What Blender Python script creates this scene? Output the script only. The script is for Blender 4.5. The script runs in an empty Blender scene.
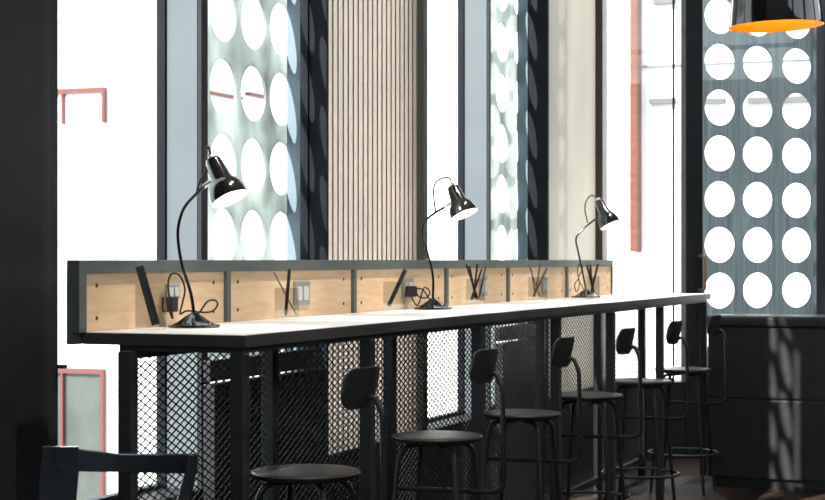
import bpy, bmesh, math, random
from mathutils import Vector, Matrix
random.seed(7)
sc = bpy.context.scene
COL = sc.collection
PI = math.pi
# ---------------------------------------------------------------- survey of the photograph
F, VPX, HY, EYE = 1700.0, 1085.0, 260.0, 1.55        # focal length (px), vanishing point, horizon, eye height
AL = math.atan((VPX - 412.5) / F)                     # the counter runs along +Y, the camera looks AL to its left
CA, SA = math.cos(AL), math.sin(AL)
def depth(px, d): return F * d / ((VPX - px) * CA)    # depth of what is seen at column px, d metres left of the eye
def along(px, d): return (depth(px, d) - d * SA) / CA # ... and its y
def zed(py, Z): return EYE - (py - HY) * Z / F
def atZ(px, Z):
    X = (px - 412.5) / F * Z
    return Vector((X * CA - Z * SA, X * SA + Z * CA))

# ---------------------------------------------------------------- materials
def mat(name, col, rough=.5, metal=0., spec=.5, noise=0., nscale=20., stretch=(1, 1, 1), bump=0., col2=None, emit=None, coat=0.):
    m = bpy.data.materials.new(name); m.use_nodes = True
    nt = m.node_tree; b = nt.nodes['Principled BSDF']
    b.inputs['Base Color'].default_value = (*col, 1); b.inputs['Roughness'].default_value = rough
    b.inputs['Metallic'].default_value = metal; b.inputs['Specular IOR Level'].default_value = spec
    b.inputs['Coat Weight'].default_value = coat
    if emit:
        b.inputs['Emission Color'].default_value = (*emit[0], 1); b.inputs['Emission Strength'].default_value = emit[1]
    if noise or bump or col2:
        tc = nt.nodes.new('ShaderNodeTexCoord'); mp = nt.nodes.new('ShaderNodeMapping')
        mp.inputs['Scale'].default_value = stretch
        n = nt.nodes.new('ShaderNodeTexNoise'); n.inputs['Scale'].default_value = nscale; n.inputs['Detail'].default_value = 4
        nt.links.new(tc.outputs['Object'], mp.inputs['Vector']); nt.links.new(mp.outputs['Vector'], n.inputs['Vector'])
        if noise or col2:
            r = nt.nodes.new('ShaderNodeValToRGB')
            c2 = col2 or tuple(min(1, c * (1 + noise)) for c in col)
            c1 = col if col2 else tuple(c * (1 - noise) for c in col)
            r.color_ramp.elements[0].position = .3; r.color_ramp.elements[1].position = .7
            r.color_ramp.elements[0].color = (*c1, 1); r.color_ramp.elements[1].color = (*c2, 1)
            nt.links.new(n.outputs['Fac'], r.inputs['Fac']); nt.links.new(r.outputs['Color'], b.inputs['Base Color'])
        if bump:
            bp = nt.nodes.new('ShaderNodeBump'); bp.inputs['Strength'].default_value = bump; bp.inputs['Distance'].default_value = .01
            nt.links.new(n.outputs['Fac'], bp.inputs['Height']); nt.links.new(bp.outputs['Normal'], b.inputs['Normal'])
    return m
def translucent(name, col, tcol, mixf=.6, nscale=3., noise=.25, stretch=(1, 1, 1), gloss=.03):
    m = bpy.data.materials.new(name); m.use_nodes = True
    nt = m.node_tree; nt.nodes.remove(nt.nodes['Principled BSDF'])
    out = nt.nodes['Material Output']
    d = nt.nodes.new('ShaderNodeBsdfDiffuse'); t = nt.nodes.new('ShaderNodeBsdfTranslucent'); g = nt.nodes.new('ShaderNodeBsdfGlossy')
    g.inputs['Roughness'].default_value = .3
    d.inputs['Color'].default_value = (*col, 1)
    tc = nt.nodes.new('ShaderNodeTexCoord'); mp = nt.nodes.new('ShaderNodeMapping'); mp.inputs['Scale'].default_value = stretch
    n = nt.nodes.new('ShaderNodeTexNoise'); n.inputs['Scale'].default_value = nscale; n.inputs['Detail'].default_value = 5
    r = nt.nodes.new('ShaderNodeValToRGB'); r.color_ramp.elements[0].position = .3; r.color_ramp.elements[1].position = .7
    r.color_ramp.elements[0].color = (*[c * (1 - noise) for c in tcol], 1); r.color_ramp.elements[1].color = (*[min(1, c * (1 + noise)) for c in tcol], 1)
    nt.links.new(tc.outputs['Object'], mp.inputs['Vector']); nt.links.new(mp.outputs['Vector'], n.inputs['Vector'])
    nt.links.new(n.outputs['Fac'], r.inputs['Fac']); nt.links.new(r.outputs['Color'], t.inputs['Color'])
    m1 = nt.nodes.new('ShaderNodeMixShader'); m1.inputs[0].default_value = mixf
    nt.links.new(d.outputs[0], m1.inputs[1]); nt.links.new(t.outputs[0], m1.inputs[2])
    m2 = nt.nodes.new('ShaderNodeMixShader'); m2.inputs[0].default_value = gloss
    nt.links.new(m1.outputs[0], m2.inputs[1]); nt.links.new(g.outputs[0], m2.inputs[2])
    nt.links.new(m2.outputs[0], out.inputs['Surface'])
    return m
def glass(name, tint=(.96, .98, .97), ior=1.45, rough=0.):
    m = bpy.data.materials.new(name); m.use_nodes = True
    nt = m.node_tree; nt.nodes.remove(nt.nodes['Principled BSDF']); out = nt.nodes['Material Output']
    t = nt.nodes.new('ShaderNodeBsdfTransparent'); t.inputs['Color'].default_value = (*tint, 1)
    g = nt.nodes.new('ShaderNodeBsdfGlossy'); g.inputs['Roughness'].default_value = rough
    lw = nt.nodes.new('ShaderNodeLayerWeight'); pw = nt.nodes.new('ShaderNodeMath'); pw.operation = 'POWER'; pw.inputs[1].default_value = 5
    fr = nt.nodes.new('ShaderNodeMath'); fr.operation = 'MULTIPLY_ADD'; fr.inputs[1].default_value = .28; fr.inputs[2].default_value = ((ior - 1) / (ior + 1)) ** 2
    nt.links.new(lw.outputs['Facing'], pw.inputs[0]); nt.links.new(pw.outputs[0], fr.inputs[0])
    mx = nt.nodes.new('ShaderNodeMixShader')
    nt.links.new(fr.outputs[0], mx.inputs[0]); nt.links.new(t.outputs[0], mx.inputs[1]); nt.links.new(g.outputs[0], mx.inputs[2])
    nt.links.new(mx.outputs[0], out.inputs['Surface'])
    return m
M = dict(
    black=mat('black paint', (.018, .018, .02), .42, noise=.25, nscale=30),
    wall=mat('charcoal wall paint', (.022, .021, .020), .5, spec=.2, noise=.12, nscale=6),
    frame=mat('dark frame metal', (.028, .029, .032), .5, spec=.2, noise=.1, nscale=10),
    plum=mat('plum brown frame', (.045, .024, .026), .4, noise=.1, nscale=10),
    steel=mat('dark grey steel', (.036, .038, .039), .36, noise=.12, nscale=14),
    edge=mat('worktop edge', (.060, .060, .057), .33, noise=.1),
    railm=mat('grey green steel', (.105, .122, .115), .42, noise=.10, nscale=12),
    navy=mat('navy frame metal', (.006, .009, .014), .5, spec=.15, noise=.1, nscale=10),
    bluegrey=mat('blue grey metal', (.105, .125, .145), .45, noise=.05, nscale=4),
    blueleaf=mat('blue metal reveal', (.15, .20, .25), .5, noise=.06, nscale=4),
    top=mat('pale laminate', (.80, .79, .78), .35, noise=.04, nscale=9),
    birch=mat('birch plywood', (.70, .45, .25), .45, col2=(.80, .58, .37), nscale=5, stretch=(1, 1.2, 9)),
    screw=mat('screw steel', (.05, .04, .035), .4, .8),
    plate=mat('socket grey', (.36, .36, .35), .35, .3, noise=.1),
    socket=mat('socket pale', (.58, .58, .56), .4),
    meshm=mat('expanded metal', (.030, .030, .032), .45, noise=.15, nscale=15),
    seat=mat('black seat', (.040, .038, .037), .34, noise=.15, nscale=12),
    tube=mat('black tube', (.028, .028, .030), .35, noise=.1),
    gloss=mat('black gloss enamel', (.010, .009, .009), .12, coat=.6, noise=.1),
    chrome=mat('chrome', (.90, .89, .87), .38, 1., noise=.05),
    white=mat('white enamel', (.90, .88, .82), .5, noise=.02),
    cable=mat('black cable', (.016, .014, .014), .45, noise=.1),
    bulb=mat('lit bulb', (1, .95, .85), .4, emit=((1, .86, .62), 14), noise=.01),
    orange=mat('orange enamel', (1.0, .33, .006), .45, noise=.03),
    pbulb=mat('warm bulb', (1, .9, .7), .4, emit=((1, .80, .50), 30), noise=.01),
    chairm=mat('dark navy chair', (.040, .047, .058), .22, noise=.2, nscale=8),
    floor=mat('brown floor', (.034, .021, .016), .55, spec=.15, col2=(.052, .034, .026), nscale=4, stretch=(8, 1, 1)),
    ceil=mat('pale ceiling', (.34, .34, .33), .7, noise=.1),
    unit=mat('black leathered board', (.037, .036, .039), .45, spec=.3, noise=.15, nscale=18),
    facade=mat('white render', (.86, .86, .86), .8, noise=.03, nscale=.6),
    sash=mat('red brown sash', (.13, .036, .034), .6, noise=.1),
    brick=mat('orange brick', (.11, .033, .019), .8, col2=(.15, .056, .034), nscale=2.5, stretch=(1, 1, 5)),
    pane=mat('street window pane', (.075, .085, .078), .25, noise=.3, nscale=1.5),
    greybar=mat('grey lintel', (.10, .10, .11), .7, noise=.1),
    street=mat('street paving', (.35, .35, .35), .9, noise=.1, nscale=.5),
    pencil=mat('brown pencil', (.13, .10, .075), .5, noise=.1),
    penb=mat('black pen', (.014, .014, .014), .4, noise=.1),
    peng=mat('grey metal pen', (.20, .19, .18), .35, .5, noise=.1),
    handle=mat('brown wooden handle', (.36, .19, .13), .4, noise=.2, nscale=8),
    glass=glass('window glass'), clear=glass('clear acrylic', (.95, .96, .95), 1.75),
    screen=translucent('pale perforated screen', (.40, .43, .42), (.66, .71, .68), .66, 6., .42, (1, 1, .6)),
    screen3=translucent('blue grey perforated screen', (.165, .185, .195), (.41, .455, .475), .62, 9., .35, (6, 6, .15)),
    ribbed=translucent('beige ribbed panel', (.58, .51, .44), (.86, .77, .68), .62, 3., .06),
    blind=translucent('grey beige blind', (.52, .51, .46), (.72, .70, .64), .6, 1.5, .10, (1, 1, .2)),
)
# ---------------------------------------------------------------- mesh helpers (world coordinates)
def box(bm, a, b, mtx=None):
    x0, y0, z0 = a; x1, y1, z1 = b
    v = [Vector(p) for p in ((x0, y0, z0), (x1, y0, z0), (x1, y1, z0), (x0, y1, z0), (x0, y0, z1), (x1, y0, z1), (x1, y1, z1), (x0, y1, z1))]
    if mtx: v = [mtx @ p for p in v]
    v = [bm.verts.new(p) for p in v]
    for f in ((0, 3, 2, 1), (4, 5, 6, 7), (0, 1, 5, 4), (1, 2, 6, 5), (2, 3, 7, 6), (3, 0, 4, 7)): bm.faces.new([v[i] for i in f])
def BX(a, b, bev=0., seg=2, mtx=None):
    bm = bmesh.new(); box(bm, a, b, mtx)
    if bev: bmesh.ops.bevel(bm, geom=bm.edges[:], offset=bev, segments=seg, profile=.6, affect='EDGES')
    bmesh.ops.recalc_face_normals(bm, faces=bm.faces[:])
    return bm
def lathe(bm, prof, seg=32, mtx=None, cap0=True, cap1=True):
    rings = []
    for r, z in prof:
        rings.append([bm.verts.new((mtx or Matrix()) @ Vector((max(r, 1e-5) * math.cos(2 * PI * k / seg), max(r, 1e-5) * math.sin(2 * PI * k / seg), z))) for k in range(seg)])
    for A, B in zip(rings, rings[1:]):
        for k in range(seg): bm.faces.new((A[k], A[(k + 1) % seg], B[(k + 1) % seg], B[k]))
    if cap0: bm.faces.new(rings[0][::-1])
    if cap1: bm.faces.new(rings[-1])
def LT(prof, seg=32, mtx=None, cap0=True, cap1=True):
    bm = bmesh.new(); lathe(bm, prof, seg, mtx, cap0, cap1)
    bmesh.ops.recalc_face_normals(bm, faces=bm.faces[:]); return bm
def spline(pts, n=8):
    P = [Vector(p) for p in pts]; P = [2 * P[0] - P[1]] + P + [2 * P[-1] - P[-2]]; out = []
    for i in range(1, len(P) - 2):
        for k in range(n):
            t = k / n; a, b, c, d = P[i - 1:i + 3]
            out.append(.5 * ((2 * b) + (c - a) * t + (2 * a - 5 * b + 4 * c - d) * t * t + (3 * b - a - 3 * c + d) * t ** 3))
    return out + [P[-2]]
def rounded(pts, r, n=7):
    P = [Vector(p) for p in pts]; out = [P[0]]
    for a, b, c in zip(P, P[1:], P[2:]):
        u = (a - b); v = (c - b); q = min(r, u.length * .49, v.length * .49)
        s, e = b + u.normalized() * q, b + v.normalized() * q
        for k in range(n + 1):
            t = k / n; out.append(s * (1 - t) ** 2 + 2 * b * t * (1 - t) + e * t * t)
    return out + [P[-1]]
def sweep(bm, pts, r, seg=10, closed=False):
    P = [Vector(p) for p in pts]; n = len(P); R = r if callable(r) else (lambda t: r)
    T = []
    for i in range(n):
        if closed: T.append((P[(i + 1) % n] - P[i - 1]).normalized())
        else: T.append((P[min(i + 1, n - 1)] - P[max(i - 1, 0)]).normalized())
    N = T[0].orthogonal().normalized(); rings = []
    for i in range(n):
        N = (N - T[i] * N.dot(T[i])).normalized(); B = T[i].cross(N)
        rings.append([bm.verts.new(P[i] + (N * math.cos(2 * PI * k / seg) + B * math.sin(2 * PI * k / seg)) * R(i / max(n - 1, 1))) for k in range(seg)])
    for A, B in (zip(rings, rings[1:] + rings[:1]) if closed else zip(rings, rings[1:])):
        off = 0
        if closed and A is rings[-1]:
            off = min(range(seg), key=lambda o: (A[0].co - B[o].co).length)
        for k in range(seg): bm.faces.new((A[k], A[(k + 1) % seg], B[(k + 1 + off) % seg], B[(k + off) % seg]))
    if not closed: bm.faces.new(rings[0][::-1]); bm.faces.new(rings[-1])
def SW(pts, r, seg=10, closed=False):
    bm = bmesh.new(); sweep(bm, pts, r, seg, closed); bmesh.ops.recalc_face_normals(bm, faces=bm.faces[:]); return bm
def strip(bm, sections):                               # closed cross-sections joined in order, ends capped
    R = [[bm.verts.new(p) for p in s] for s in sections]
    for A, B in zip(R, R[1:]):
        n = len(A)
        for k in range(n): bm.faces.new((A[k], A[(k + 1) % n], B[(k + 1) % n], B[k]))
    bm.faces.new(R[0][::-1]); bm.faces.new(R[-1])
    bmesh.ops.recalc_face_normals(bm, faces=bm.faces[:])
ROOT = {}
def obj(name, bm, m, parent=None, smooth=False):
    me = bpy.data.meshes.new(name)
    if parent is not None and parent.name in ROOT: bm.transform(ROOT[parent.name].inverted())
    bm.to_mesh(me); bm.free(); me.materials.append(m)
    if smooth:
        for p in me.polygons: p.use_smooth = True
        try: me.set_sharp_from_angle(angle=math.radians(40))
        except Exception: pass
    o = bpy.data.objects.new(name, me); COL.objects.link(o)
    if parent is not None:
        o.parent = parent
        if parent.name in ROOT: ROOT[o.name] = ROOT[parent.name]
    return o
def tag(o, label, cat, group=None):
    o['label'] = label; o['category'] = cat
    if group: o['group'] = group
    return o
def thing(name, label, cat, loc=(0, 0, 0), rz=0., group=None):
    o = bpy.data.objects.new(name, None); COL.objects.link(o); o.empty_display_size = .1
    o.location = loc; o.rotation_euler = (0, 0, rz)
    ROOT[o.name] = Matrix.Translation(loc) @ Matrix.Rotation(rz, 4, 'Z')
    return tag(o, label, cat, group)
def struct(name, bm, m, parent=None, smooth=False):
    o = obj(name, bm, m, parent, smooth)
    if parent is None: o['kind'] = 'structure'
    return o
def sempty(name, loc=(0, 0, 0)):
    o = bpy.data.objects.new(name, None); COL.objects.link(o); o.location = loc; o['kind'] = 'structure'
    ROOT[o.name] = Matrix.Translation(loc); return o
def dup(root, loc, label):
    r = root.copy(); COL.objects.link(r); r.location = loc; r['label'] = label
    for ch in list(root.children):
        c = ch.copy(); COL.objects.link(c); c.parent = r
        for g in list(ch.children):
            d = g.copy(); COL.objects.link(d); d.parent = c
    return r

# ================================================================ the room
ZC = 5.6                                               # ceiling
WX, OX = -3.42, -3.60                                  # inner face and outer plane of the window wall
Y = {k: along(p, 3.42) for k, p in dict(a0=57, a1=197, s0=208, s1=311, p0=328, p1=421, b0=427, b1=487, t0=490, t1=536, q0=547, q1=598, c=603).items()}
Y['a0'] = along(58.5, 3.39); Y['s0'] = along(208, 3.40); Y['t0'] = along(491, 3.40) - .02; Y['b1'] = along(486.5, 3.42); Y['p0'] = along(328, 3.39); Y['q0'] = along(547, 3.39); Y['p1'] = along(421, 3.40); Y['b0'] = along(427, 3.39)
C45 = math.sqrt(.5)
TX, TY = WX, Y['c']                                    # where the window wall turns 45 degrees
def turn(t, off=0.): return Vector((TX + C45 * t - C45 * off, TY + C45 * t + C45 * off))   # off > 0 is outdoors
TM = Matrix.Translation((TX, TY, 0)) @ Matrix.Rotation(PI / 4, 4, 'Z')
RX = 3.6; TE = (RX - TX) / C45
bm = bmesh.new()
pts = [(-3.7, -3.2), (RX, -3.2), (RX, TY + (RX - TX)), (TX, TY), (-3.7, TY)]
lo = [bm.verts.new((x, y, -.2)) for x, y in pts]; hi = [bm.verts.new((x, y, 0)) for x, y in pts]
bm.faces.new(lo[::-1]); bm.faces.new(hi)
for k in range(5): bm.faces.new((lo[k], lo[(k + 1) % 5], hi[(k + 1) % 5], hi[k]))
struct('floor', bm, M['floor'])
bm = bmesh.new()
pts2 = [(-3.7, -3.4), (RX + .2, -3.4), (RX + .2, TY + (RX - TX) + .3), (TX - .25, TY + .1)]
lo = [bm.verts.new((x, y, ZC)) for x, y in pts2]; hi = [bm.verts.new((x, y, ZC + .2)) for x, y in pts2]
bm.faces.new(lo[::-1]); bm.faces.new(hi)
for k in range(4): bm.faces.new((lo[k], lo[(k + 1) % 4], hi[(k + 1) % 4], hi[k]))
struct('ceiling', bm, M['ceil'])
YR = TY + RX - TX + .3
def fill_glazing(name, first, a, b, n, z0, z1, place):        # wall with a row of n windows, added out of view as fill
    bm = bmesh.new(); st = (b - a) / n; g = .22
    box(bm, *place(a, b, 0, z0)); box(bm, *place(a, b, z1, ZC))
    for k in range(n + 1):
        c = a + st * k; box(bm, *place(max(a, c - g), min(b, c + g), z0, z1))
    struct(name, bm, M['wall'])
    for k in range(n):
        w = sempty('window_%d' % (first + k), (place(a + st * (k + .5), 0, z0, 0)[0]))
        u0, u1 = a + st * k + g, a + st * (k + 1) - g
        bm = bmesh.new()
        for q in ((u0, u0 + .05, z0, z1), (u1 - .05, u1, z0, z1), (u0 + .05, u1 - .05, z0, z0 + .05), (u0 + .05, u1 - .05, z1 - .05, z1), (u0 + .05, u1 - .05, 4.0, 4.05)): box(bm, *place(*q, .07))
        obj('window_frame', bm, M['frame'], w)
        obj('window_pane', BX(*place(u0 + .05, u1 - .05, z0 + .05, z1 - .05, .095)), M['glass'], w)
fill_glazing('wall_right', 7, -3.4, YR, 7, 3.6, 5.3, lambda a, b, z0, z1, i=0.: ((RX + i, a, z0), (RX + .2 - i, b, z1)))  # high windows added to the unseen side wall for room-side light
fill_glazing('wall_back', 14, -3.7, RX, 2, 2.4, 5.3, lambda a, b, z0, z1, i=0.: ((a, -3.4 + i, z0), (b, -3.2 - i, z1)))  # windows added behind the camera to lift surfaces facing it
yw = along(43, 3.36)
struct('wall_left', BX((-3.70, -3.2, 0), (-3.36, yw, ZC)), M['wall'])
struct('trim_1', BX((-3.64, yw + .004, 0), (-3.37, along(49, 3.37), ZC), .004), M['frame'])      # grooved jamb beside the first window
struct('trim_2', BX((-3.64, along(49, 3.37) + .004, 0), (-3.39, Y['a0'], ZC), .006), M['frame'])
PL = .60                                               # low plinth under every window
struct('baseboard_left', BX((-3.66, Y['a0'], 0), (-3.40, TY, PL)), M['frame'])
struct('trim_3', BX((-3.66, Y['a0'], 5.4), (-3.40, TY, ZC)), M['frame'])
struct('baseboard_far', BX((0, -.02, 0), (TE, .22, PL), mtx=TM), M['frame'])
struct('trim_4', BX((0, -.02, 5.4), (TE, .22, ZC), mtx=TM), M['frame'])
def jamb(name, y0, y1, m, x0=OX, x1=-3.38): return struct(name, BX((x0, y0, PL), (x1, y1, 5.4), .003), m)
# posts between the windows: metal reveal towards the street, darker mullion towards the room
struct('trim_5', BX((OX, Y['a1'], PL), (WX, Y['s0'] - .01, 5.4)), M['bluegrey']); jamb('trim_6', Y['a1'] + .002, Y['s0'], M['frame'], WX, -3.40)
rv1 = along(287, OX * -1)
struct('trim_7', BX((OX, rv1, PL), (-3.525, Y['p0'] - .01, 5.4)), M['blueleaf'])
jamb('trim_8', along(305, 3.50), Y['p0'], M['navy'], -3.525, -3.385)
jamb('trim_9', Y['p1'], Y['b0'], M['steel'], OX, -3.385)
struct('trim_10', BX((OX, Y['b1'], PL), (WX, Y['t0'] + .05, 5.4)), M['bluegrey']); jamb('trim_11', Y['b1'] + .002, Y['t0'] + .02, M['frame'], WX, -3.40)
rv2 = along(519, OX * -1)
struct('trim_12', BX((OX, rv2, PL), (-3.525, Y['q0'] - .01, 5.4)), M['blueleaf'])
jamb('trim_13', along(533, 3.50), Y['q0'], M['navy'], -3.525, -3.385)
jamb('trim_14', Y['q1'], Y['c'], M['plum'], OX, -3.385)
# windows
def pane_win(n, y0, y1, x):
    w = sempty('window_%d' % n, (x, (y0 + y1) / 2, PL))
    bm = bmesh.new()
    box(bm, (x - .02, y0, PL), (x + .02, y0 + .012, 5.4)); box(bm, (x - .02, y1 - .012, PL), (x + .02, y1, 5.4))
    box(bm, (x - .02, y0 + .012, PL), (x + .02, y1 - .012, PL + .02)); box(bm, (x - .02, y0 + .012, 5.38), (x + .02, y1 - .012, 5.4))
    obj('window_frame', bm, M['navy'], w)
    obj('window_pane', BX((x - .003, y0 + .012, PL + .02), (x + .003, y1 - .012, 5.38)), M['glass'], w)
    return w
w1 = pane_win(1, Y['a0'], Y['a1'], -3.585)
pane_win(2, Y['s0'], along(305, 3.50), -3.50)
pane_win(3, Y['b0'], Y['b1'], -3.585)
pane_win(4, Y['t0'] + .02, along(533, 3.50), -3.50)
Zh = depth(57, 3.38)                                   # small latch on the first window
bm = BX((-3.385, Y['a0'] - .02, zed(369, Zh)), (-3.355, Y['a0'] + .006, zed(364.5, Zh)), .006)
obj('window_latch', bm, M['steel'], w1)
# dark spandrel cupboards under the perforated windows with a bright slit above
for n, (y0, y1) in enumerate(((Y['s0'] - .07, along(322, 3.36)), (Y['t0'] + .05, along(541, 3.36)))):
    t = tag(obj('window_cabinet', BX((-3.385, y0, 0), (-3.33, y1, 1.037), .004), M['black']),
            ('black low panel cabinet below the first round-holed window, nearer the lamp with the looping flex', 'black low panel cabinet below the narrower, farther round-holed window')[n], 'cabinet', 'low cabinets under the round-holed windows')
    obj('upper_rail', BX((-3.385, y0, 1.047), (-3.35, y1 - .05, 1.135), .003), M['black'], t)
# turned facade: window, dark post, perforated window
def tpx(px, off=0.):                                   # t along the turned wall at image column px
    k = (px - 412.5) / F
    bx, by = turn(0, off)
    X0, Z0 = bx * CA + by * SA, -bx * SA + by * CA
    dX, dZ = C45 * (CA + SA), C45 * (CA - SA)
    return (k * Z0 - X0) / (dX - k * dZ), Z0, dZ
t1, t2 = tpx(680.5, .05)[0], tpx(703, -.03)[0]
def tbox(a, b, bev=0.): return BX(a, b, bev, mtx=TM)
tf = tpx(673, .05)[0]
w5 = sempty('window_5', (*turn(t1 / 2), PL))
bm = bmesh.new()
box(bm, (0.03, .03, PL), (.045, .07, 5.4), TM); box(bm, (tf, .045, PL), (tf + .012, .06, 5.4), TM); box(bm, (.045, .03, PL), (tf, .07, PL + .03), TM); box(bm, (.045, .03, 5.37), (tf, .07, 5.4), TM)
obj('window_frame', bm, M['navy'], w5)
obj('window_pane', tbox((.045, .047, PL + .03), (tf, .053, 5.37)), M['glass'], w5)
obj('side_pane', tbox((tf + .012, .047, PL + .03), (t1, .053, 5.37)), M['glass'], w5)
post = struct('trim_15', tbox((t1, -.03, 0), (t2, .05, ZC), .006), M['frame'])
hz, th = depth(0, 1) * 0, (tpx(697)[0])
_, Z0, dZ = tpx(698.5); Zp = Z0 + dZ * th
obj('pull_handle', SW(rounded([(*turn(th, .0), zed(290, Zp)), (*turn(th, -.11), zed(290, Zp)), (*turn(th, -.11), zed(256, Zp)), (*turn(th, .0), zed(256, Zp))], .03), .013), M['handle'], post, True)
w6 = sempty('window_6', (*turn((t2 + TE) / 2), PL))
bm = bmesh.new()
t3 = tpx(815, .05)[0]
box(bm, (t2, .03, PL), (t2 + .02, .07, 5.4), TM); box(bm, (t3, .03, PL), (t3 + .10, .07, 5.4), TM); box(bm, (t2 + .02, .03, PL), (t3, .07, PL + .03), TM); box(bm, (t2 + .02, .03, 5.37), (t3, .07, 5.4), TM)
obj('window_frame', bm, M['bluegrey'], w6)
obj('window_pane', tbox((t2 + .02, .047, PL + .03), (t3, .053, 5.37)), M['glass'], w6)
struct('wall_far', tbox((t3 + .10, 0, 0), (TE, .2, ZC)), M['wall'])
# perforated screens
def perforated(name, us, pu, zs, pz, r, u0, u1, z0, z1, thick, place, m, label):
    """sheet with round holes: us, zs are hole centres; place(u, z, w) -> world"""
    bm = bmesh.new(); cache = {}
    def V(u, z, w):
        k = (round(u, 5), round(z, 5), w)
        if k not in cache: cache[k] = bm.verts.new(place(u, z, w * thick))
        return cache[k]
    def quad(c):
        for w in (0, 1): bm.faces.new([V(u, z, w) for u, z in (c if w else c[::-1])])
    ub = [u0] + [(a + b) / 2 for a, b in zip(us, us[1:])] + [u1]
    zb = [z0] + [(a + b) / 2 for a, b in zip(zs, zs[1:])] + [z1]
    for i, u in enumerate(us):
        for j, z in enumerate(zs):
            a, b, c, d = ub[i], ub[i + 1], zb[j], zb[j + 1]
            rim, sq = [], []
            for k in range(32):
                th = 2 * PI * k / 32; cu, cz = math.cos(th), math.sin(th)
                su = ((b - u) if cu > 0 else (u - a)) / max(abs(cu), 1e-6); sz = ((d - z) if cz > 0 else (z - c)) / max(abs(cz), 1e-6)
                q = min(su, sz); rim.append((u + r * cu, z + r * cz)); sq.append((u + q * cu, z + q * cz))
            cor = [(b, d), (a, d), (a, c), (b, c)]
            for k in range(32):
                k2 = (k + 1) % 32
                extra = [p for p in cor if (abs(sq[k][0] - p[0]) < 1e-6) != (abs(sq[k][1] - p[1]) < 1e-6) and (abs(sq[k2][0] - p[0]) < 1e-6) != (abs(sq[k2][1] - p[1]) < 1e-6)
                         and not (abs(sq[k][0] - sq[k2][0]) < 1e-6 or abs(sq[k][1] - sq[k2][1]) < 1e-6)]
                quad([rim[k], sq[k]] + extra + [sq[k2], rim[k2]])
                bm.faces.new((V(*rim[k], 0), V(*rim[k2], 0), V(*rim[k2], 1), V(*rim[k], 1)))
    bmesh.ops.recalc_face_normals(bm, faces=bm.faces[:])
    return tag(obj(name, bm, m), label, 'screen', 'round-holed screens outside the windows')
zs = [1.655 + .335 * k for k in range(-2, 12)]
us = [along(223.5, 3.6) + .298 * k for k in (-1, 0, 1, 2)]
perforated('perforated_screen', us, .3, zs, .335, .129, us[0] - .16, us[-1] + .16, PL, 5.4, .012, lambda u, z, w: Vector((OX - w, u, z)), M['screen'],
           'pale green-white screen with round holes behind the nearest, chrome-capped lamp shade')
us = [along(502.5, 3.6) + .375 * k for k in (0, 1)]
perforated('perforated_screen', us, .3, zs, .335, .129, us[0] - .75, us[-1] + .16, PL, 5.4, .012, lambda u, z, w: Vector((OX - w, u, z)), M['screen'],
           'narrow-looking round-holed screen between the blue-grey post and the plain beige blind')
off = .16
tu = [tpx(p, off)[0] for p in (720, 758, 797)]
_, Z0, dZ = tpx(758, off); Zs = Z0 + dZ * tu[1]; pz = 45.3 * Zs / F; dp = (tu[2] - tu[0]) / 2
zc = zed(245, Zs); zs3 = [zc + pz * k for k in range(-2, int((5.35 - zc) / pz))]
tus = tu
perforated('perforated_screen', tus, dp, zs3, pz, 17.6 * Zs / F, t2 - .02, tus[-1] + dp / 2, PL, 5.4, .012,
           lambda u, z, w: Vector((*turn(u, off + w), z)), M['screen3'], 'wide blue-grey screen with rows of round holes behind the orange-lined pendant')
# ribbed panel and plain blind filling the two solid bays
bm = bmesh.new(); n = 20; S = []
y0, y1 = Y['p0'] + .004, Y['p1'] - .004
prof = []
for k in range(n * 8 + 1):
    ph = 2 * PI * k / 8; prof.append((-3.43 + .010 * max(-.75, min(.75, math.cos(ph) * 1.25)), y0 + (y1 - y0) * k / (n * 8)))
A = [[bm.verts.new((x, y, z)) for x, y in prof] for z in (PL, 5.4)]
for k in range(len(prof) - 1): bm.faces.new((A[0][k], A[0][k + 1], A[1][k + 1], A[1][k]))
bmesh.ops.solidify(bm, geom=bm.faces[:], thickness=.004)
tag(obj('ribbed_panel', bm, M['ribbed'], None, False), 'tall beige vertically ribbed panel between the two round-holed windows', 'panel')
tag(obj('window_blind', BX((-3.46, Y['q0'] + .004, PL), (-3.44, Y['q1'] - .004, 5.4)), M['blind']), 'plain grey-beige full-height blind behind the farthest lamp', 'blind')

# ================================================================ the bar counter
CT, CB = 1.307, 1.267
XF, XW, XB = -2.52, -3.13, -3.165                       # front edge, face of the upstand, back
YN = along(245, 2.52); YE = along(711, 2.52); YU = along(612.5, 3.12); YB0 = along(66.5, 3.165)
ctr = thing('bar_counter', 'long dark steel bar counter with pale top and plywood upstand below the windows', 'counter', ((XF + XB) / 2, (YN + YE) / 2, 0))
obj('worktop', BX((XW, YN + .012, CB + .002), (XF - .012, YE - .012, CT)), M['top'], ctr)
bm = bmesh.new()
box(bm, (XF - .012, YN, CB), (XF, YE, CT - .001)); box(bm, (XB + .035, YN, CB), (XF - .012, YN + .012, CT - .001)); box(bm, (XW, YE - .012, CB), (XF - .012, YE, CT - .001))
obj('edge_band', bm, M['edge'], ctr)
bm = bmesh.new()
box(bm, (-3.0, YN + .02, CB - .045), (-2.93, YE - .05, CB)); box(bm, (-2.59, YN + .02, CB - .02), (-2.54, YE - .05, CB)); box(bm, (-2.93, YN + .02, CB - .02), (-2.59, YN + .07, CB))
obj('under_frame', bm, M['steel'], ctr)
back_px = [128, 270, 390, 480, 541, 598, 642]; front_px = [243, 370, 480, 558, 612.5, 661.5]
by = [along(p, 2.95) for p in back_px]; fy = [along(p, 2.55) for p in front_px]
for y in by: obj('leg', BX((-2.975, y - .024, 0), (-2.925, y + .024, CB - .02), .003), M['steel'], ctr)
for y in fy + [YE - .06]: obj('leg', BX((-2.585, y - .024, 0), (-2.537, y + .024, CB - .02), .003), M['steel'], ctr)
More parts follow.
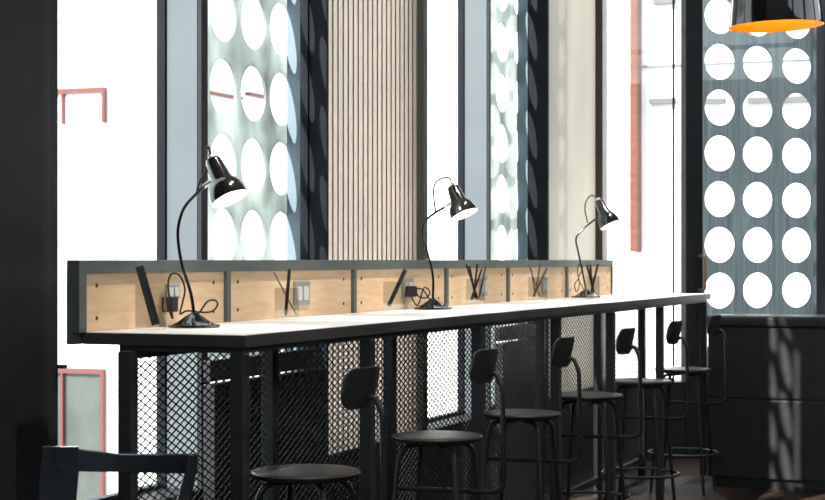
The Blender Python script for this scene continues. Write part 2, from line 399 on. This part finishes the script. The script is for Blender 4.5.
def diamond_mesh(y0, y1, z0, z1, x, py=.058, pz=.0295, st=.0027, th=.003):
    bm = bmesh.new()
    ny = max(1, round((y1 - y0) / py)); py = (y1 - y0) / ny; nz = max(1, round((z1 - z0) / pz)); pz = (z1 - z0) / nz
    sy, s_z = st * 2.0, st * .95
    cache = {}
    def V(k, yy, zz, xx):
        if k not in cache: cache[k] = bm.verts.new((xx, yy, zz))
        return cache[k]
    for i in range(2 * ny + 1):
        for j in range(2 * nz + 1):
            if (i + j) % 2 == 0 or i in (0, 2 * ny) or j in (0, 2 * nz): continue
            cy, cz = y0 + py * i / 2, z0 + pz * j / 2
            dirs = ((1, 0), (0, 1), (-1, 0), (0, -1))
            out = [[V((i + a, j + b, w), cy + a * py / 2, cz + b * pz / 2, x + w * th) for a, b in dirs] for w in (0, 1)]
            inn = [[bm.verts.new((x + w * th, cy + a * (py / 2 - sy), cz + b * (pz / 2 - s_z))) for a, b in dirs] for w in (0, 1)]
            for w in (0, 1):
                for k in range(4):
                    q = (out[w][k], out[w][(k + 1) % 4], inn[w][(k + 1) % 4], inn[w][k])
                    bm.faces.new(q if w else q[::-1])
            for k in range(4): bm.faces.new((inn[1][k], inn[1][(k + 1) % 4], inn[0][(k + 1) % 4], inn[0][k]))
    return bm
for a, b in zip(by, by[1:]):
    obj('mesh_screen', diamond_mesh(a + .024, b - .024, .14, CB - .045, -2.952), M['meshm'], ctr)
    obj('bottom_rail', BX((-2.97, a + .024, .10), (-2.93, b - .024, .14)), M['steel'], ctr)
# upstand
stile_px = [228, 354.5, 447, 508.7, 567.4]
sy = [along(p, 3.12) for p in stile_px]
TZ = EYE; PZ = EYE - .044; XS = XW + .015
obj('top_rail', BX((XB, YB0, PZ), (XS, YU, TZ), .002), M['railm'], ctr)
obj('back_board', BX((XB, YB0, CB), (XW - .012, YU, PZ)), M['railm'], ctr)
yl = along(83, 3.13)
obj('stile', BX((XW - .012, YB0, CT), (XS, yl, PZ), .001), M['railm'], ctr)
for y in sy: obj('stile', BX((XW - .012, y - .016, CT), (XS, y + .016, PZ), .001), M['railm'], ctr)
obj('stile', BX((XW - .012, YU - .012, CT), (XS, YU, PZ), .001), M['railm'], ctr)
lo_ = [yl] + [y + .016 for y in sy]; hi_ = [y - .016 for y in sy] + [YU - .012]
sock_px = [(165, 178, 284, 299), (293, 308.5, 281, 305), (401, 412, 278, 298), (479, 486, 276, 296), (541, 547, 277, 294), None]
for i, (a, b) in enumerate(zip(lo_, hi_)):
    p = obj('upstand_panel', BX((XW - .012, a + .001, CT + .001), (XW, b - .001, PZ - .001)), M['birch'], ctr)
    for yy in (a + .085, b - .085):
        for zz in (CT + .045, PZ - .043):
            obj('screw', LT([(.0075, 0), (.0075, .002), (.004, .003)], 10, Matrix.Translation((XW - .0005, yy, zz)) @ Matrix.Rotation(PI / 2, 4, 'Y')), M['screw'], p)
    if sock_px[i]:
        xa, xb, ya, yb = sock_px[i]
        Z = depth((xa + xb) / 2, -XW); u, v = along(xa, -XW), along(xb, -XW); za, zb = zed(yb, Z), zed(ya, Z)
        obj('power_socket', BX((XW - .001, u, za), (XW + .009, v, zb), .003), M['plate'], p)
        w = v - u; mz = (za + zb) / 2
        for q in (.28, .72):
            obj('socket_insert', BX((XW + .0085, u + w * (q - .16), mz - (zb - za) * .30), (XW + .0115, u + w * (q + .16), mz + (zb - za) * .28), .001), M['socket'], p)

# ================================================================ bar stools
def make_stool(loc, label):
    t = thing('bar_stool', label, 'stool', loc, 0., 'bar stools along the counter'); o = Vector(loc)
    K = 1.116
    def q(x, y, z): return o + Vector((x * K, y * K, EYE - (1.40 - z) * K if z > .01 else z))
    R = Matrix.Translation(o + Vector((0, 0, EYE - 1.40 * K))) @ Matrix.Scale(K, 4)
    obj('seat', LT([(0.001, .722), (.10, .722), (.150, .727), (.166, .735), (.170, .744), (.166, .750), (.150, .752), (.06, .749), (.001, .749)], 48, R), M['seat'], t, True)
    bm = bmesh.new(); sec = []
    W, H, Rr, zc = .262, .126, .26, 1.012
    def inset(x, r):
        e = abs(x) - (W / 2 - r)
        return 0 if e <= 0 else r - math.sqrt(max(r * r - e * e, 0))
    for k in range(33):
        x = W / 2 * math.sin(PI / 2 * (-1 + 2 * k / 32)); a = x / Rr
        zt, zb = H / 2 - inset(x, .034), -H / 2 + inset(x, .052)
        nrm = Vector((math.cos(a), math.sin(a), 0)); tl = nrm * .0065
        def c(z): return Vector((.210 + .20 * z - Rr * (1 - math.cos(a)), Rr * math.sin(a), zc + z))
        m = .12 * (zt - zb)
        sec.append([q(*p) for p in (c(zb) - tl * .5, c(zb) + tl * .5, c(zb + m) + tl, c(zt - m) + tl, c(zt) + tl * .5, c(zt) - tl * .5, c(zt - m) - tl, c(zb + m) - tl)])
    strip(bm, sec); obj('backrest', bm, M['seat'], t, True)
    obj('back_tube', SW(rounded([q(.205, 0, .978), q(.232, 0, .984), q(.256, 0, .935), q(.264, 0, .548), q(.0, 0, .545), q(-.150, 0, .545)], .060, 8), .0105), M['tube'], t, True)
    for k in range(4):
        a = PI / 4 + k * PI / 2; ca, sa = math.cos(a), math.sin(a)
        pts = rounded([q(.03 * ca, .03 * sa, .716), q(.150 * ca, .150 * sa, .716), q(.225 * ca, .225 * sa, 0.004)], .065, 8)
        obj('leg', SW(pts, .0105), M['tube'], t, True)
    obj('foot_ring', SW([q(.2065 * math.cos(2 * PI * k / 48), .2065 * math.sin(2 * PI * k / 48), .247) for k in range(48)], .009, 8, True), M['tube'], t, True)
    return t
stool_px = [306, 437, 521, 588, 640, 683]
labels = ['nearest black round-seated bar stool, at the near corner of the counter, largest in view',
          'second black bar stool from the near corner, seat lit beside the bright mesh',
          'third black bar stool from the near corner, before the dark cabinet behind mesh',
          'fourth black bar stool from the near corner, seat edge under the farthest lamp',
          'fifth black bar stool from the near corner, orange-tinged seat against the bright far window',
          'farthest black bar stool, last at the counter beside the long black unit']
s0 = make_stool((-2.50, along(stool_px[0], 2.50), 0), labels[0])
for p, l in zip(stool_px[1:], labels[1:]): dup(s0, (-2.50, along(p, 2.50), 0), l)

# ================================================================ desk lamps
FW = Vector((-SA, CA, 0)); RT = Vector((CA, SA, 0)); UP = Vector((0, 0, 1))
def lamp(base_px, d, stem, cap, rim, cable, label, coil, plug):
    bx, by_ = base_px; yb = along(bx, d); Z = depth(bx, d); s = F / Z
    loc = Vector((-d, yb, CT)); py0 = HY + (EYE - CT) * s
    t = thing('desk_lamp', label, 'lamp', tuple(loc), AL, 'desk lamps on the counter')
    def W(p, v=0.): return loc + RT * ((p[0] - bx) / s) + UP * ((py0 - p[1]) / s) - FW * v
    T = Matrix.Translation(loc)
    obj('base', LT([(.001, .0006), (.093, .0006), (.095, .004), (.093, .010), (.075, .013), (.052, .026), (.030, .042), (.014, .050), (.009, .055), (.001, .056)], 40, T), M['gloss'], t, True)
    pts = [loc + UP * .05] + [W(p) for p in stem]
    obj('stem', SW(spline(pts, 8), .0062, 10), M['gloss'], t, True)
    C, Rm = W(cap), W(rim)
    ax = (Rm - C); L = .178
    ax = (ax.normalized() - FW * .24).normalized()
    mt = Matrix.Translation(C) @ ax.to_track_quat('Z', 'Y').to_matrix().to_4x4()
    k = (Rm - C).length / .178 * 1.0
    prof = [(.014, 0), (.025, .003), (.029, .012), (.039, .090), (.041, .093), (.042, .098), (.052, .110), (.0605, .127), (.0665, .148), (.069, .166), (.070, .178)]
    inner = [(.0685, .178), (.0675, .165), (.0645, .148), (.0585, .128), (.050, .112), (.038, .098), (.031, .070), (.012, .03)]
    sh = obj('lamp_shade', LT([(r, z * k) for r, z in prof] + [(.0688, .1785 * k)], 40, mt, True, False), M['gloss'], t, True)
    obj('shade_lining', LT([(r, z * k) for r, z in inner], 40, mt, False, True), M['white'], sh, True)
    obj('cap_ring', LT([(.014, -.012), (.014, -.001), (.023, .0015), (.023, .004)], 24, mt, True, True), M['chrome'], sh, True)
    obj('bulb', LT([(.012, .06), (.014, .08), (.024, .105), (.027, .122), (.022, .140), (.010, .149), (.001, .151)], 20, mt), M['bulb'], t, True)
    j = W(stem[-1]); side = C + ax * (.075 * k) + (j - (C + ax * (.075 * k))).normalized() * .030
    obj('bracket', SW([j - (side - j).normalized() * .012, j, side], .0085, 10), M['chrome'], t, True)
    bm = bmesh.new(); e = C + ax * (.02 * k) - (ax.cross(FW)).normalized() * 0 
    obj('bracket_strip', SW([side, side * .5 + C * .5 - ax * .0 + (j - side).normalized() * .010, C - ax * .004], .0045, 8), M['chrome'], t, True)
    obj('shade_flex', SW(spline([C - ax * .008] + [W(p) for p in cable], 8), .0045, 8), M['cable'], t, True)
    # mains flex coiled beside the base, up to its plug in the upstand
    P = [loc + UP * .03] + [W(p, v) + Vector((0, 0, 0)) for p, v in coil]
    pw = None
    if plug:
        px, pya, pyb = plug
        Zp = depth(px, 3.09); yp = along(px, 3.09)
        za, zb = zed(pyb, Zp), zed(pya, Zp)
        obj('plug', BX((XW + .0128, yp - .026, za), (XW + .055, yp + .026, zb), .006), M['cable'], t)
        P.append(Vector((XW + .032, yp, za + .004)))
    obj('flex', SW(spline(P, 8), .0036, 8), M['cable'], t, True)
    return t
lamp((194, 327), 2.985, [(190.5, 292), (182.5, 266), (178.3, 244), (178.3, 226), (184, 208), (195, 195), (206, 185)], (212, 158.5), (231.5, 200.5),
     [(208.5, 147), (206, 149), (207, 160), (205, 172), (199, 183), (197, 192)], 'nearest black desk lamp, tallest in view, on the near end of the counter',
     [((200, 311), -.02), ((206, 302), -.04), ((213, 300.5), -.05), ((216, 305), -.05), ((211, 311.5), -.04), ((200, 312.5), -.03), ((186, 311), -.03), ((179, 314), -.03), ((181, 303), -.04), ((183, 289), -.05), ((178, 276), -.05), ((171, 273.5), -.05), ((167, 279), -.05), ((166.5, 291), -.05), ((171, 318), -.04)], (171.5, 297, 312))
lamp((433, 308.5), 2.985, [(432.5, 274), (426, 248), (421.7, 233), (424.5, 222), (434, 213.5), (446, 206.5)], (452.3, 186), (464.5, 215.5),
     [(450, 178.5), (445.5, 177.5), (437, 181), (433.8, 188), (434, 199), (435.6, 212)], 'middle black desk lamp with its flex looping over the shade, by the ribbed panel',
     [((428, 297), -.02), ((423, 290), -.03), ((417, 289), -.04), ((418, 296), -.04), ((426, 298), -.03), ((430, 292), -.03), ((424, 288), -.03), ((419, 303), -.02), ((416, 305), -.03)], (412.5, 286, 297))
lamp((586, 296), 3.0, [(582.5, 272), (578.2, 252), (576, 239), (581.5, 230.7), (592, 221.7), (602, 214.3)], (598.4, 200), (610, 226),
     [(596, 197), (591, 195.5), (586.3, 201), (585, 210), (587.7, 223)], 'farthest black desk lamp, smallest in view, beside the bright corner window',
     [((581, 284), -.02), ((579, 278), -.03), ((583, 268), -.03), ((580, 264), -.03), ((578, 272), -.03), ((580, 283), -.03), ((577, 292), -.02), ((575, 285), -.03), ((579, 279), -.03)], None)

# ================================================================ clear holders with pens on the counter
def holder(pxc, wpx, top_px, d, label, group='clear pen holders on the counter'):
    y = along(pxc, d); Z = depth(pxc, d); a = wpx * Z / F / 2; h = zed(top_px, Z) - CT; b = min(a, .034)
    x = -d; bm = bmesh.new(); g = .003
    def sq(a, b): return [(x + u * CA - v * SA, y + u * SA + v * CA) for u, v in ((-a, -b), (a, -b), (a, b), (-a, b))]
    o = sq(a, b); i = sq(a - g, b - g)
    O0 = [bm.verts.new((*p, CT + .0008)) for p in o]; O1 = [bm.verts.new((*p, CT + h)) for p in o]
    I1 = [bm.verts.new((*p, CT + h)) for p in i]; I0 = [bm.verts.new((*p, CT + .010)) for p in i]
    bm.faces.new(O0[::-1]); bm.faces.new(I0)
    for A, B in ((O0, O1), (O1, I1), (I1, I0)):
        for k in range(4): bm.faces.new((A[k], A[(k + 1) % 4], B[(k + 1) % 4], B[k]))
    bmesh.ops.recalc_face_normals(bm, faces=bm.faces[:])
    tag(obj('pen_holder', bm, M['clear']), label, 'holder', group)
    return x, y, Z
def stick(name, x, y, Z, pxc, bot, top, r, m, label, cat, group=None, v=0., slab=None, tip=None):
    """straight pen from image point bot to top in the frontal plane at depth Z, v metres towards the eye"""
    def W(p):
        q = atZ(p[0], Z - v); return Vector((q.x, q.y, zed(p[1], Z - v)))
    a, b = W(bot), W(top); a.z = max(a.z, CT + (.017 if slab else .0125))
    if slab:
        ax = (b - a).normalized(); side = ax.cross(FW).normalized(); n = ax.cross(side)
        Mx = Matrix((side, n, ax)).transposed().to_4x4(); Mx.translation = a + n * 0
        o = obj(name, BX((-slab[0] / 2, -slab[1] / 2, 0), (slab[0] / 2, slab[1] / 2, (b - a).length), .003, mtx=Mx), m)
    else:
        bm = bmesh.new(); L = (b - a).length; mt = Matrix.Translation(a) @ (b - a).to_track_quat('Z', 'Y').to_matrix().to_4x4()
        o = obj(name, LT([(r * .3, 0), (r, .015), (r, L - .006), (r * .8, L)], 12, mt), m, None, True)
    return tag(o, label, cat, group)
x, y, Z = holder(151, 29, 284, 3.03, 'clear square holder with one black folder, left of the nearest lamp')
stick('folder', x, y, Z, 152, (156, 326), (139.5, 266), .004, M['penb'], 'thin black folder leaning left in the holder beside the nearest lamp', 'folder', None, 0, (.030, .010))
x, y, Z = holder(287, 24, 288, 3.03, 'clear square holder with two crossing sticks, before the chrome double socket')
stick('pen', x, y, Z, 287, (296.5, 315), (273.5, 271.5), .0035, M['peng'], 'thin grey pen leaning left in the holder before the chrome socket', 'pen', 'pens in the second holder', -.008)
stick('marker_pen', x, y, Z, 287, (285.5, 316), (289.5, 269), .007, M['penb'], 'thick black upright marker in the holder before the chrome socket', 'marker', 'pens in the second holder', .010)  # a thick marker pen, standing upright
x, y, Z = holder(394.5, 23, 282, 3.03, 'clear holder with one slanting black stick, left of the middle lamp')
stick('ruler', x, y, Z, 394, (388.5, 306), (405.5, 269.5), .007, M['penb'], 'flat black ruler slanting right in the holder left of the middle lamp', 'ruler', None, 0, (.020, .007))
x, y, Z = holder(475.5, 19, 279, 3.03, 'clear holder crammed with black pens, right of the middle lamp')
for n, (b, tp, v, w) in enumerate((((478, 300), (466.5, 264.5), -.0225, 'leftmost, leaning outwards'), ((476, 300), (469.5, 266), -.011, 'second from left, slightly leaning'), ((473, 300), (477.5, 264), 0, 'third from left, nearly upright'), ((471, 300), (482, 268.5), .0115, 'leaning hard to the right'), ((479, 299), (485.5, 267), .0225, 'rightmost, thin'))):
    stick('pen', x, y, Z, 475, b, tp, (.0056, .0054, .0054, .0056, .005)[n], M['penb'], 'black pen in the crammed holder right of the middle lamp, ' + w, 'pen', 'black pens in the fourth holder', v)
x, y, Z = holder(537.5, 19, 277, 3.03, 'clear holder with brown pencils, between the middle and farthest lamps')
for n, (b, tp, v, w) in enumerate((((540, 297), (528.8, 264.5), -.018, 'leftmost, leaning left'), ((535.5, 297), (531, 268), -.007, 'second from left'), ((534.5, 297), (540.5, 263.5), .003, 'tallest, leaning slightly right'), ((533, 297), (547, 268), .016, 'thick one leaning hard right'))):
    stick('pencil', x, y, Z, 537, b, tp, (.004, .004, .005, .0075)[n], M['pencil'], 'brown pencil in the holder between the lamps, ' + w, 'pencil', 'pencils in the fifth holder', v)
x, y, Z = holder(592.5, 13, 276, 2.85, 'clear holder of dark pens in front of the farthest lamp stem')
for n, (b, tp, v, w) in enumerate((((594, 293), (587, 265), -.016, 'leftmost'), ((592.5, 293), (590.3, 264.5), 0, 'second from left, upright'), ((591, 293), (598, 264), .016, 'rightmost, leaning right'))):
    stick('pen', x, y, Z, 592, b, tp, .007, M['penb'], 'dark pen in the holder by the farthest lamp, ' + w, 'pen', 'pens in the sixth holder', v)

# ================================================================ pendant, black unit, foreground chair
Zq = 6.9; q = atZ(776, Zq); zr = zed(26.3, Zq); R0 = 47 * Zq / F
pen = thing('pendant_lamp', 'large black dome pendant with orange inside, hanging top right', 'lamp', (q.x, q.y, zr))
tl = Matrix.Translation((q.x, q.y, zr)) @ Matrix.Rotation(math.radians(1.6), 4, (-FW.x, -FW.y, 0))
outer = [(R0, 0), (R0 * .985, .012), (R0 * .955, .06), (R0 * .935, .10), (R0 * .90, .15), (R0 * .80, .21), (R0 * .60, .255), (R0 * .30, .280), (.035, .285), (.03, .33), (.008, .335)]
obj('shade', LT([(R0 * .985, .0005)] + outer, 64, tl, False, True), M['gloss'], pen, True)
inn = [(R0 * .985, .0004), (R0 * .965, .013), (R0 * .935, .06), (R0 * .915, .10), (R0 * .88, .147), (R0 * .78, .204), (R0 * .58, .247), (R0 * .28, .270), (.012, .272)]
obj('shade_lining', LT(inn, 64, tl, False, True), M['orange'], pen, True)
obj('bulb', LT([(.018, .27), (.018, .22), (.032, .19), (.042, .155), (.036, .122), (.018, .104), (.001, .101)], 24, tl), M['pbulb'], pen, True)
obj('cord', SW([(q.x, q.y, zr + .33), (q.x, q.y, ZC)], .004, 8), M['cable'], pen, True)

ux, uy = -2.40, 11.56
un = thing('panel_unit', 'long black waist-high panelled unit standing at the far end of the counter', 'cabinet', (ux + 1.7, uy + .25, 0))
obj('plinth', BX((ux + .03, uy + .03, 0), (ux + 3.3, uy + .5, .07)), M['black'], un)
obj('lower_panel', BX((ux, uy, .07), (ux + 3.33, uy + .5, .600), .006), M['unit'], un)
obj('upper_panel', BX((ux, uy, .615), (ux + 3.33, uy + .5, 1.092), .006), M['unit'], un)
obj('seam', BX((ux + .01, uy + .012, .600), (ux + 3.32, uy + .49, .615)), M['black'], un)
obj('top_roll', BX((ux - .01, uy - .02, 1.094), (ux + 3.34, uy + .5, 1.170), .025, 4), M['unit'], un, True)

Zc = 5.0; cs = F / Zc
cc = atZ(120, Zc)
ch = thing('armchair', 'dark chair with a curved top rail in the left foreground', 'chair', (cc.x, cc.y, 0), AL)
def CW(px, py, v=0.):
    w = atZ(px, Zc + v); return Vector((w.x, w.y, zed(py, Zc + v)))
sec = []
for k in range(21):
    u = k / 20; px = 58 + (197 - 58) * u; bow = -.16 * (1 - (2 * u - 1) ** 2) + .10 * max(0, 1 - 4 * u) * 0
    top, bot = 447.5 + 7 * min(1, u * 2.2), 470 + 3 * u
    c0 = CW(px, top, -bow - .16); c1 = CW(px, bot, -bow - .16)
    n = FW * .011
    sec.append([c1 - n, c0 - n, c0 - n * .3 + UP * .003, c0 + n, c1 + n, c1 - UP * .003])
bm = bmesh.new(); strip(bm, sec); obj('top_rail', bm, M['chairm'], ch, True)
def blade(name, pts, w, th, m):                         # tapered flat post: pts of (px, py, v, halfwidth px)
    sec = []
    for px, py, v, hw in pts:
        c = CW(px, 450, -v); c.z = max(0, zed(py, Zc - v)); s = RT * (hw / cs); n = FW * th
        sec.append([c - s * .9 - n, c + s * .9 - n, c + s, c + s * .9 + n, c - s * .9 + n, c - s])
    bm = bmesh.new(); strip(bm, sec); return obj(name, bm, m, ch, True)
fl = HY + EYE * cs * 1.2; se = HY + (EYE - .50) * cs
blade('back_post', [(60, 446.5, .15, 18), (59, 470, .14, 19.5), (57, 500, .13, 19), (58, se, .14, 13), (64, fl, .20, 6)], 0, .010, M['chairm'])
blade('back_post', [(194, 455, .16, 4.5), (190, 475, .15, 6), (184, 500, .14, 7), (178, se, .14, 7), (174, fl, .20, 5)], 0, .010, M['chairm'])
bm = bmesh.new()
Ms = Matrix.Translation(CW(118, 450, -.20)) @ Matrix.Rotation(AL, 4, 'Z'); Ms.translation.z = .50
o_ = BX((-.19, -.24, -.03), (.19, .20, .012), .012, 3, Ms); obj('seat', o_, M['chairm'], ch, True)
for sx in (-.15, .15):
    b0 = Ms @ Vector((sx, -.20, -.01)); b1 = Ms @ Vector((sx * 1.1, -.22, 0)); b1.z = .0
    obj('front_leg', SW([b0, b1], lambda t: .017 - .005 * t), M['chairm'], ch, True)

# ================================================================ outdoors
GZ = -4.5
struct('ground', BX((-60, -20, GZ - .1), (40, 90, GZ)), M['street'])
DX, YS = -13.7, 24.0
bl = thing('street_building', 'white rendered building with red-framed windows across the street', 'building', (DX - 5, 45, GZ))
obj('facade', BX((DX - 14, YS, GZ), (DX, 75, 8.5)), M['facade'], bl)
def on_end(px):                                         # x of what is seen at column px on the end wall facing us
    k = (px - 412.5) / F; Z = YS / (k * SA + CA); return k * Z * CA - Z * SA, Z
def out_win(pxa, pxb, pya, pyb, m, bar):
    x0, Z = on_end(pxa); x1, _ = on_end(pxb); z0, z1 = zed(pyb, Z), zed(pya, Z); g = .05; t = .085
    bm = bmesh.new(); ya, yb = YS - .10, YS + .02
    box(bm, (x0, ya, z1 - t), (x1, yb, z1))
    if bar: box(bm, (x0, ya, z0), (x1, yb, z0 + g))
    xm = x0 + (x1 - x0) * .34
    for a, b in ((x0, x0 + g), (x1 - g, x1), (xm - .02, xm + .02)): box(bm, (a, ya, z0 + g), (b, yb, z1 - t))
    f = obj('window', bm, M['sash'], bl)
    obj('pane', BX((x0 + g, YS - .03, z0 + g), (x1 - g, YS + .01, z1 - t)), m, f)
out_win(44, 107, 90, 128, M['facade'], False)
out_win(44, 106, 367, 520, M['pane'], True)
def strip_on(name, pxa, pxb, pya, pyb, m):
    y0, y1 = along(pxa, -DX), along(pxb, -DX); Z = depth((pxa + pxb) / 2, -DX)
    obj(name, BX((DX - .02, y0, zed(pyb, Z)), (DX + .10, y1, zed(pya, Z))), m, bl)
strip_on('lintel', 205, 238, 94, 97, M['sash']); strip_on('lintel', 245, 264, 94, 97, M['sash'])
strip_on('downpipe', 438, 441.5, -60, 252, M['sash'])
b2 = thing('corner_building', 'white far building with an orange brick pilaster, beyond the corner window', 'building', (0, 36, GZ))
YB = 30.0
def bx2(pxa, pxb, pya, pyb, dy0=.3):
    def xx(px):
        k = (px - 412.5) / F; Z = YB / (k * SA + CA); return k * Z * CA - Z * SA, Z
    xa, Z = xx(pxa); xb, _ = xx(pxb)
    return BX((xa, YB - dy0, zed(pyb, Z)), (xb, YB + .02, zed(pya, Z)))
obj('facade', BX((-12, YB, GZ), (14, YB + 8, 9)), M['facade'], b2)
obj('pilaster', bx2(634.5, 641.5, -60, 252, .35), M['brick'], b2)
obj('lintel', bx2(650, 676, 99, 104.5, .12), M['greybar'], b2)
obj('lintel', bx2(654, 676, -8, 5, .12), M['greybar'], b2)
obj('lintel', bx2(704, 726, 99, 104, .12), M['greybar'], b2); obj('lintel', bx2(748, 810, 98, 104, .12), M['greybar'], b2)
obj('string_course', bx2(643, 830, 66, 67.5, .06), M['greybar'], b2)

# ================================================================ light
w = bpy.data.worlds.new('World'); sc.world = w; w.use_nodes = True
bg = w.node_tree.nodes['Background']; bg.inputs['Color'].default_value = (.86, .93, 1.0, 1); bg.inputs['Strength'].default_value = 2.8
sd = Vector((1.0, 2.92, -2.40))
sl = bpy.data.lights.new('sun', 'SUN'); sl.energy = 14.0; sl.angle = math.radians(.4); sl.color = (1.0, .95, .87)
so = bpy.data.objects.new('sun', sl); COL.objects.link(so); so.rotation_euler = sd.to_track_quat('-Z', 'Y').to_euler(); so.location = (-10, -10, 20)

# unseen spots without fittings, added to brighten the counter and upstand
for k in range(8):
    l = bpy.data.lights.new('fill_spot', 'SPOT'); l.energy = 590; l.spot_size = math.radians(26); l.spot_blend = .6; l.shadow_soft_size = .06; l.color = (1, .95, .88)
    o = bpy.data.objects.new('fill_spot', l); COL.objects.link(o)
    a = Vector((-1.75, 4.9 + 1.06 * k, 5.5)); o.location = a
    o.rotation_euler = (Vector((-2.95, a.y, CT)) - a).to_track_quat('-Z', 'Y').to_euler()

# ================================================================ camera
cd = bpy.data.cameras.new('camera'); cam = bpy.data.objects.new('camera', cd); COL.objects.link(cam); sc.camera = cam
cam.location = (0, 0, EYE); cam.rotation_euler = (PI / 2, 0, AL)
cd.sensor_width = 36; cd.lens = F / 825 * 36; cd.shift_y = (HY - 250) / 825; cd.clip_end = 300
cd.dof.use_dof = True; cd.dof.focus_distance = 7.2; cd.dof.aperture_fstop = 6.3
sc.view_settings.view_transform = 'Standard'; sc.view_settings.look = 'None'; sc.view_settings.gamma = 1; sc.view_settings.use_curve_mapping = False
sc.view_settings.exposure = 0.0
sc.unit_settings.system = 'METRIC'; sc.unit_settings.scale_length = .87  # whole scene is modelled oversized; unit scale brings real-world sizes back down
